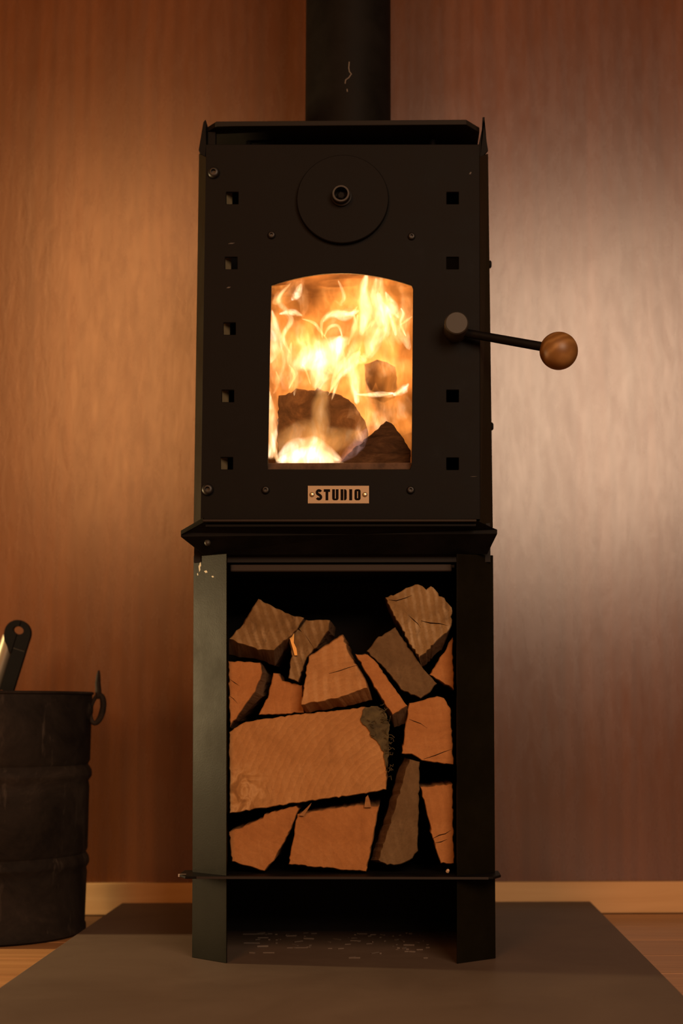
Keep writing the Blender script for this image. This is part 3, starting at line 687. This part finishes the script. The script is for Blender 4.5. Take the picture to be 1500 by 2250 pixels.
MB().lathe((bc.x, bc.y, 0), (0, 0, 1), outer + [(bh, brd)] + inner + [(.0035, .0005), (.002, .0005)] , 96, cap=False).build('body', BUCKET, bucket, smooth=True, auto=.9)
MB().tube([(bc.x + math.cos(2*math.pi*i/96)*(brd + .0006), bc.y + math.sin(2*math.pi*i/96)*(brd + .0006), bh) for i in range(96)], .0026, 10, closed=True).build('rolled_rim', BUCKET, bucket, smooth=True)
def up(px, py): return U(px, py, bc.y)
def lug(mirror):
    def w(px, py):
        v = up(px, py)
        if mirror: v.x = 2*bc.x - v.x
        return v
    nm = []
    ringp = [w(213 + 13*math.cos(a) - 5*math.sin(a), 1558 + 31*math.sin(a)) for a in [2*math.pi*i/28 for i in range(28)]]
    MB().tube(ringp, [.0042 + .0012*math.cos(2*math.pi*i/28) for i in range(28)], 12, closed=True).build('handle_ring', BUCKET, bucket, smooth=True)
    MB().tube([w(216, 1536), w(216, 1518), w(215, 1500), w(216, 1484), w(217, 1473)], [.0050, .0052, .0046, .0036, .0016], 12).build('handle_stub', BUCKET, bucket, smooth=True)
    q = w(199, 1560); sg = -1 if mirror else 1
    MB().lathe(q - Vector((sg*.006, 0, 0)), (sg, 0, 0), [(0, .019), (.0035, .0185), (.006, .012), (.009, .007)], 24).build('lug', BUCKET, bucket, smooth=True, auto=.7)
lug(False); lug(True)
BLACKP = NT('matt_black_handle').set(Base_Color=(.0035, .003, .003), Roughness=.7, Specular_IOR_Level=.1).mat
ROLLED = NT('bare_rolled_steel').set(Base_Color=(.30, .26, .19), Metallic=.7, Roughness=.42).mat
SD = 2.40; sw_ = U(0, 1600, SD)
sh = empty('fire_shovel', U(-4, 1640, SD)); tag(sh, 'black fire shovel handle with a hanging hole, leaning in the bucket', 'shovel')
ax = (Vector((40, 1391)) - Vector((6, 1500))).normalized(); rt = Vector((-ax.y, ax.x))
def hp(u, v): return (38 + rt.x*u - ax.x*v, 1391 + rt.y*u - ax.y*v)   # u across, v down the handle, in photograph pixels
def shp(u, v, d=0): return U(*hp(u, v), SD + d)
def half(sgn):
    # half of the stadium outline, split along the keyhole slit
    pts = [(sgn*1.0, -29)]
    for i in range(1, 10):
        a = math.radians(90 - 9.6*i*1.03); pts.append((sgn*29*math.cos(a), -29*math.sin(a)))
    if sgn > 0: pts += [(29, 0), (29, 50), (29, 130), (0, 130), (0, 46), (1, 45), (1, 2)]
    else: pts += [(-29, 2), (-27, 14), (-22, 25), (-14, 33), (-7, 42), (-1, 46), (-1, 2)]
    for i in range(9):
        a = math.radians(85 - i*21.2); pts.append((sgn*(1.0 + 11*math.cos(a)), -6.5 - 0 + 8.5*math.sin(a)))
    pts += [(sgn*1.0, -15.5)]
    return pts
for sgn in (-1, 1):
    MB().prism([shp(u, v) for u, v in half(sgn)], (0, .010, 0)).build('handle_plate', BLACKP, sh)
MB().prism([shp(1, 33.5, -.0006), shp(27, 33.5, -.0006), shp(27, 34.5, -.0006), shp(1, 34.5, -.0006)], (0, .0005, 0)).build('seam', NT('dull_seam').set(Base_Color=(.03, .025, .02), Roughness=.6).mat, sh)
p0, p1 = shp(-13, 12, .0125), shp(-15, 300, .0125)
MB().tube([p0, p0.lerp(p1, .5), p1], .0125, 32).build('rolled_tube', ROLLED, sh, smooth=True, auto=.7)['label'] = 'bare metal rolled tube behind the handle plate'
blade_c = p1 + Vector((.03, 0, -.02))
MB().prism([blade_c + Vector((-.05, -.01, .06)), blade_c + Vector((.05, -.01, .06)), blade_c + Vector((.05, 0, -.03)), blade_c + Vector((-.05, 0, -.03))], (0, .002, 0)).build('blade', BLACKP, sh)

# ---------------------------------------------------------------- burning logs
def mat_char(name, lo, mid, hi, sc=40, stretch=(1, 1, 1)):
    s = NT(name); v = s.coord(stretch); a = s.noise(v, sc, 6, .7, .8); b = s.noise(v, sc*5, 3, .6)
    c = s.ramp(a, [(.32, lo), (.52, mid), (.75, hi)]); c = s.mix(s.math('MULTIPLY', b, .5), c, lo)
    s.set(Base_Color=c, Roughness=.9, Specular_IOR_Level=.1); s.bump(a, .7, .004); return s.mat
CHAR1 = mat_char('scorched_end', (.055, .030, .013), (.16, .085, .036), (.36, .20, .085), 26)
CHAR2 = mat_char('charred_wedge', (.020, .011, .006), (.085, .045, .022), (.20, .115, .06), 30, (.5, 1, 2))
CHAR3 = mat_char('charred_block', (.006, .003, .002), (.03, .012, .008), (.10, .045, .028), 30, (4, 1, .3))
bl = log('', [(612,869),(640,863),(650,853),(670,856),(692,858),(697,851),(706,857),(742,866),(766,878),(782,895),(800,922),(808,948),(806,968),(800,1000),(790,1026),(612,1026),(609,960)], 2.098, (0, .12, 0), CHAR1, CHAR2, rag=1.8, step=6, name='burning_log')
tag(bl, 'big half-round log with a scorched end burning behind the glass', 'burning log', 'logs in the fire')
b2 = log('', [(735,1028),(760,1000),(812,957),(848,925),(860,930),(882,958),(902,990),(901,1012),(893,1028)], 2.036, (.0, .058, 0), CHAR2, CHAR2, rag=1.6, step=7, name='burning_log')
tag(b2, 'dark pointed charred wedge in the lower right of the fire', 'burning log', 'logs in the fire')
b3 = log('', [(800,800),(828,790),(850,796),(868,806),(872,830),(868,855),(842,866),(812,858),(802,835)], 2.16, (0, .09, 0), CHAR3, CHAR3, rag=1.6, step=7, name='burning_log')
tag(b3, 'small black charred block at the back right of the fire', 'burning log', 'logs in the fire')

# ---------------------------------------------------------------- fire
fire = empty('fire', (U(750, 1026, 2.10).x, 2.10, fz0)); tag(fire, 'orange and yellow flames filling the stove window', 'fire')
def mat_flame(name, col, core, strength, rim=0.0, soft=1.0, power=4.0, mask=(8, .35, .65), streak=.6, floor_=.1, warp=.045):
    """light of a flame body: strongest where the body is deepest, drawn out into curling streaks, see-through"""
    s = NT(name); s.t.nodes.remove(s.p)
    g = s.n('ShaderNodeNewGeometry'); dt = s.n('ShaderNodeVectorMath', operation='DOT_PRODUCT'); s.link(g.outputs['Normal'], dt.inputs[0]); s.link(g.outputs['Incoming'], dt.inputs[1])
    f = s.math('ABSOLUTE', dt.outputs['Value']); e = s.math('SUBTRACT', 1, f)
    body = s.math('MULTIPLY', s.math('POWER', f, power), soft)
    if rim: body = s.math('ADD', body, s.math('MULTIPLY', s.math('POWER', e, 4.0), rim))
    pos = g.outputs['Position']
    def warped(p, sc, amp):
        n = s.n('ShaderNodeTexNoise', i_Vector=p, i_Scale=sc, i_Detail=1.5); c = s.n('ShaderNodeVectorMath', operation='SUBTRACT'); s.link(n.outputs[1], c.inputs[0]); c.inputs[1].default_value = (.5, .5, .5)
        m = s.n('ShaderNodeVectorMath', operation='SCALE'); s.link(c.outputs[0], m.inputs[0]); m.inputs['Scale'].default_value = amp
        ad = s.n('ShaderNodeVectorMath', operation='ADD'); s.link(p, ad.inputs[0]); s.link(m.outputs[0], ad.inputs[1]); return ad.outputs[0]
    p1 = warped(warped(pos, 14, warp), 34, warp * .4)
    def sm(x, lo, hi):
        r = s.n('ShaderNodeMapRange', interpolation_type='SMOOTHSTEP'); s.link(x, r.inputs[0]); r.inputs[1].default_value = lo; r.inputs[2].default_value = hi; return r.outputs[0]
    m = sm(s.noise(p1, mask[0] * 2.2, 2, .5), mask[1], mask[2])
    sv = s.n('ShaderNodeMapping', i_Vector=p1); sv.inputs['Scale'].default_value = (75, 30, 13)
    st = s.noise(sv.outputs[0], 1, 3, .6)
    st = sm(st, .42, .72)
    amt = s.math('ADD', s.math('MULTIPLY', m, s.math('ADD', s.math('MULTIPLY', st, streak), 1 - streak)), floor_)
    val = s.math('MULTIPLY', body, amt)
    em = s.n('ShaderNodeEmission', i_Strength=s.math('MULTIPLY', val, strength)); s.link(s.mix(s.math('MULTIPLY', m, st), col, core), em.inputs[0])
    tr = s.n('ShaderNodeBsdfTransparent'); ad = s.n('ShaderNodeAddShader'); s.link(em.outputs[0], ad.inputs[0]); s.link(tr.outputs[0], ad.inputs[1])
    s.link(ad.outputs[0], s.out.inputs[0])
    s.mat.cycles.emission_sampling = 'NONE'
    return s.mat
FL_BASE = mat_flame('deep_orange_flame', (1, .30, .045), (1, .37, .08), .60, power=2.2, mask=(7, .38, .62), streak=.45, floor_=.09)
FL_SOFT = mat_flame('yellow_flame', (1, .42, .12), (1, .62, .33), .62, power=3.2, mask=(9, .34, .60), streak=.72, floor_=.07)
FL_CORE = mat_flame('white_hot_flame', (1, .62, .30), (1, .80, .58), 1.05, power=4, mask=(10, .24, .52), streak=.5, floor_=.08)
FL_WISP = mat_flame('thin_flame_sheet', (1, .56, .22), (1, .76, .48), .95, rim=.16, soft=.8, power=5, mask=(10, .25, .55), streak=.5, floor_=.08)
FL_GLOW = mat_flame('low_yellow_glow', (1, .46, .12), (1, .60, .26), .30, power=5, mask=(8, .1, .5), streak=.25, floor_=.2)
FL_VIOLET = mat_flame('violet_flame_edge', (.75, .40, .34), (.85, .50, .46), .16, power=4, mask=(8, .1, .5), streak=.3, floor_=.2)
def flame(path, widths, mat, flat=.45, n=26, seg=20, wob=.0, seed=0, name='flame'):
    """closed flame tongue swept along a path of (px, py, depth)"""
    ctr = smoothloop([U(*p) for p in path], n); ws = smoothloop([(w_, 0, 0) for w_ in widths], n); mb = MB()
    for k in range(n):
        t = (ctr[min(k+1, n-1)] - ctr[max(k-1, 0)]).normalized()
        side = t.cross(Vector((0, -1, 0))).normalized(); dep = t.cross(side)
        r = max(ws[k].x, .3) * PXM * .5
        if k in (0, n-1): r = .0002
        tw = noise.noise(Vector((k * .13, seed, 0))) * 1.2
        for i in range(seg):
            a = 2 * math.pi * i / seg
            rr_ = r * (1 + wob * noise.noise(Vector((math.cos(a) * 1.3 + seed * 3.1, math.sin(a) * 1.3, k * .22))))
            ca, sa = math.cos(a + 0), math.sin(a)
            x, yv = ca * rr_, sa * rr_ * flat
            x, yv = x * math.cos(tw) - yv * math.sin(tw), x * math.sin(tw) + yv * math.cos(tw)
            mb.v.append(ctr[k] + side * x + dep * yv)
    for k in range(n - 1):
        for i in range(seg):
            j = (i + 1) % seg
            mb.f.append((k*seg + i, k*seg + j, (k+1)*seg + j, (k+1)*seg + i)); mb.m.append(0)
    mb.f.append(tuple(reversed(range(seg)))); mb.m.append(0); mb.f.append(tuple((n-1)*seg + i for i in range(seg))); mb.m.append(0)
    o = mb.build(name, mat, fire, smooth=True); o.visible_shadow = True
    return o
rf = random.Random(21)
# broad orange bodies at the back
for (path, ws) in (
    ([(630,1010,2.16),(625,850,2.17),(640,740,2.17),(622,640,2.17)], (120, 150, 130, 60)),
    ([(735,1000,2.18),(735,850,2.19),(740,740,2.20),(760,585,2.20)], (150, 240, 200, 130)),
    ([(840,1000,2.18),(850,900,2.19),(840,740,2.20),(860,590,2.20)], (120, 190, 200, 150)),
    ([(650,760,2.15),(650,690,2.15),(662,630,2.15),(640,600,2.15)], (60, 150, 140, 60)),
    ([(880,960,2.14),(875,860,2.14),(885,720,2.14),(870,600,2.14)], (70, 110, 120, 80)),
    ([(700,960,2.14),(690,820,2.14),(730,740,2.14),(760,640,2.14)], (110, 200, 170, 80)),
    ([(790,940,2.13),(800,820,2.13),(810,700,2.13),(800,600,2.13)], (120, 190, 180, 110))):
    flame(path, ws, FL_BASE, .45, wob=.35, seed=rf.random() * 9)
# yellow bodies
for (path, ws) in (
    ([(606,850,2.09),(612,780,2.09),(602,720,2.09),(597,680,2.09)], (20, 54, 42, 6)),
    ([(596,668,2.10),(622,652,2.10),(650,630,2.10),(668,612,2.10)], (14, 40, 46, 14)),
    ([(664,700,2.10),(668,670,2.10),(660,640,2.10),(655,615,2.10)], (6, 26, 36, 14)),
    ([(715,870,2.09),(705,810,2.09),(740,750,2.09),(785,690,2.10),(800,610,2.11)], (50, 140, 110, 84, 50)),
    ([(770,870,2.10),(800,790,2.10),(830,725,2.10),(815,660,2.11),(822,600,2.11)], (30, 80, 110, 80, 50)),
    ([(880,760,2.10),(868,710,2.10),(840,660,2.10),(820,610,2.11)], (14, 56, 60, 30)),
    ([(640,860,2.09),(632,800,2.09),(652,750,2.09),(640,700,2.09)], (40, 84, 80, 20)),
    ([(660,850,2.08),(676,800,2.08),(720,780,2.08),(770,750,2.09)], (40, 120, 100, 40)),
    ([(815,925,2.09),(850,905,2.09),(885,890,2.09),(905,880,2.09)], (60, 76, 64, 40)),
    ([(830,830,2.13),(860,806,2.13),(905,804,2.13)], (20, 50, 40)),
    ([(900,770,2.08),(884,720,2.08),(894,670,2.08),(880,625,2.08)], (10, 40, 40, 14)),
    ([(800,980,2.11),(806,920,2.11),(790,860,2.11),(800,800,2.11)], (60, 90, 60, 20)),
    ([(597,1012,2.035),(598,960,2.035),(597,900,2.04),(593,850,2.04)], (36, 34, 28, 6))):
    flame(path, ws, FL_SOFT, .7, wob=.3, seed=rf.random() * 9)
# white hot hearts
for (path, ws) in (
    ([(640,806,2.08),(676,790,2.08),(716,772,2.08),(770,740,2.08)], (20, 62, 70, 14)),
    ([(696,860,2.08),(702,815,2.08),(726,785,2.08),(752,735,2.08)], (24, 66, 70, 12)),
    ([(806,790,2.09),(824,740,2.09),(838,695,2.09),(830,640,2.09)], (14, 56, 46, 8)),
    ([(784,890,2.09),(779,840,2.09),(772,800,2.09),(792,770,2.09)], (14, 32, 34, 8)),
    ([(594,800,2.08),(604,765,2.08),(604,720,2.08),(597,680,2.08)], (6, 34, 26, 4)),
    ([(594,1010,2.03),(598,950,2.03),(595,905,2.03),(590,855,2.03)], (26, 24, 22, 4)),
    ([(612,690,2.08),(640,686,2.08),(665,694,2.08)], (4, 20, 4)),
    ([(708,708,2.09),(730,690,2.09),(760,692,2.09),(790,682,2.09)], (4, 18, 30, 5)),
    ([(790,740,2.10),(806,690,2.10),(800,640,2.10),(806,600,2.10)], (12, 36, 30, 10)),
    ([(862,868,2.09),(884,858,2.09),(898,842,2.09)], (6, 24, 4)),
    ([(786,868,2.09),(830,866,2.09),(866,864,2.09)], (4, 16, 4)),
    ([(780,800,2.085),(796,788,2.085),(800,775,2.085)], (6, 30, 4)),
    ([(640,660,2.09),(652,648,2.09),(662,622,2.09)], (4, 24, 6)),
    ([(876,700,2.09),(862,676,2.09),(846,640,2.09)], (4, 30, 4))):
    flame(path, ws, FL_CORE, .8, wob=.3, seed=rf.random() * 9)
# the blinding bed of flame at the foot of the big log
for (path, ws) in (
    ([(606,1010,2.034),(650,992,2.034),(690,990,2.034),(752,1010,2.034)], (20, 62, 66, 8)),
    ([(604,1016,2.036),(655,1008,2.036),(700,1006,2.036),(756,1017,2.036)], (20, 50, 52, 8)),
    ([(630,1018,2.040),(660,1004,2.040),(690,1002,2.040),(735,1018,2.040)], (20, 50, 52, 8))):
    flame(path, ws, FL_CORE, .6, wob=.2, seed=rf.random() * 9)
flame([(600,985,2.045),(650,968,2.045),(720,972,2.045),(800,950,2.045)], (40, 100, 100, 20), FL_GLOW, .7, wob=.25, seed=2)
flame([(690,1000,2.05),(700,940,2.05),(705,880,2.05),(715,840,2.05)], (40, 60, 44, 10), FL_GLOW, .8, wob=.25, seed=3)
flame([(745,1016,2.028),(772,992,2.028),(792,968,2.028),(806,940,2.028)], (10, 34, 34, 5), FL_VIOLET, .8, wob=.3, seed=4)
# thin curling wisps
for (path, ws) in (
    ([(725,860,2.07),(742,815,2.07),(772,775,2.07),(780,720,2.08),(778,690,2.08)], (6, 18, 24, 18, 4)),
    ([(728,880,2.07),(745,830,2.07),(778,800,2.07),(792,760,2.07)], (4, 14, 16, 3)),
    ([(720,870,2.07),(760,800,2.07),(790,740,2.08),(796,650,2.09),(806,600,2.09)], (4, 20, 28, 20, 8)),
    ([(708,745,2.08),(708,705,2.08),(735,684,2.08),(770,690,2.08),(786,672,2.08)], (4, 10, 12, 12, 3)),
    ([(712,740,2.08),(722,720,2.08),(742,716,2.08),(752,740,2.08)], (3, 9, 10, 3)),
    ([(735,660,2.09),(748,668,2.09),(756,650,2.09),(742,615,2.09)], (3, 12, 12, 4)),
    ([(870,740,2.09),(860,700,2.09),(840,665,2.09),(836,600,2.10)], (5, 18, 24, 8)),
    ([(892,740,2.07),(880,712,2.07),(886,690,2.07),(880,676,2.07)], (3, 9, 9, 3)),
    ([(878,715,2.07),(892,705,2.07),(906,695,2.07)], (3, 8, 3)),
    ([(640,780,2.08),(622,740,2.08),(640,700,2.08),(612,660,2.09),(640,620,2.09)], (5, 14, 16, 14, 4)),
    ([(682,845,2.07),(672,815,2.07),(664,800,2.07)], (3, 8, 2)),
    ([(646,870,2.06),(650,830,2.07),(636,790,2.07),(640,750,2.07)], (4, 16, 18, 4)),
    ([(634,855,2.06),(646,825,2.06),(634,800,2.06)], (3, 10, 3)),
    ([(600,866,2.05),(612,840,2.05),(606,815,2.05)], (4, 12, 3)),
    ([(662,700,2.08),(690,710,2.08),(704,728,2.08),(718,745,2.08)], (3, 9, 9, 3)),
    ([(764,760,2.08),(778,720,2.08),(786,690,2.08)], (3, 16, 4)),
    ([(610,1016,2.028),(602,985,2.028),(597,950,2.028)], (8, 12, 3)),
    ([(815,720,2.08),(826,690,2.08),(820,650,2.08),(826,610,2.09)], (4, 18, 18, 5)),
    ([(860,700,2.07),(852,680,2.07),(838,662,2.07)], (3, 14, 3)),
    ([(780,866,2.08),(826,868,2.08),(862,868,2.08),(898,846,2.08)], (3, 8, 10, 3))):
    flame(path, ws, FL_WISP, .7, wob=.3, seed=rf.random() * 9)
# glowing embers on the firebox floor
em = NT('glowing_ember'); em.set(Base_Color=(.05, .02, .01), Roughness=.9, Emission_Color=(1, .45, .12, 1)); em.set(Emission_Strength=em.math('MULTIPLY', em.ramp(em.noise(em.coord((1,1,1)), 120, 3), [(.45, (0,0,0)), (.6, (1,1,1))]), 2.5))
mbe = MB()
for i in range(60):
    c = Vector((rf.uniform(fx0 + .015, fx1 - .015), rf.uniform(2.03, 2.24), fz0 + .003)); r = rf.uniform(.003, .007)
    vs = [c + Vector((rf.uniform(.6, 1) * r * a, rf.uniform(.6, 1) * r * b, rf.uniform(.5, .9) * r * e)) for a in (-1, 1) for b in (-1, 1) for e in (-.6, 1)]
    mbe.add(vs, [(0,1,3,2),(4,6,7,5),(0,4,5,1),(2,3,7,6),(0,2,6,4),(1,5,7,3)])
eo = mbe.build('embers', em.mat, fire); eo['kind'] = 'stuff'
# the light the flames give off
for (x, y, d, e, r) in ((750, 760, 2.15, 5.0, .05), (690, 1000, 2.04, .9, .012), (760, 660, 2.06, 1.2, .03)):
    l = bpy.data.lights.new('fire_light', 'POINT'); l.energy = e * .3; l.shadow_soft_size = r; l.color = (1, .45, .13)
    o = bpy.data.objects.new('fire_light', l); COL.objects.link(o); o.location = U(x, y, d)
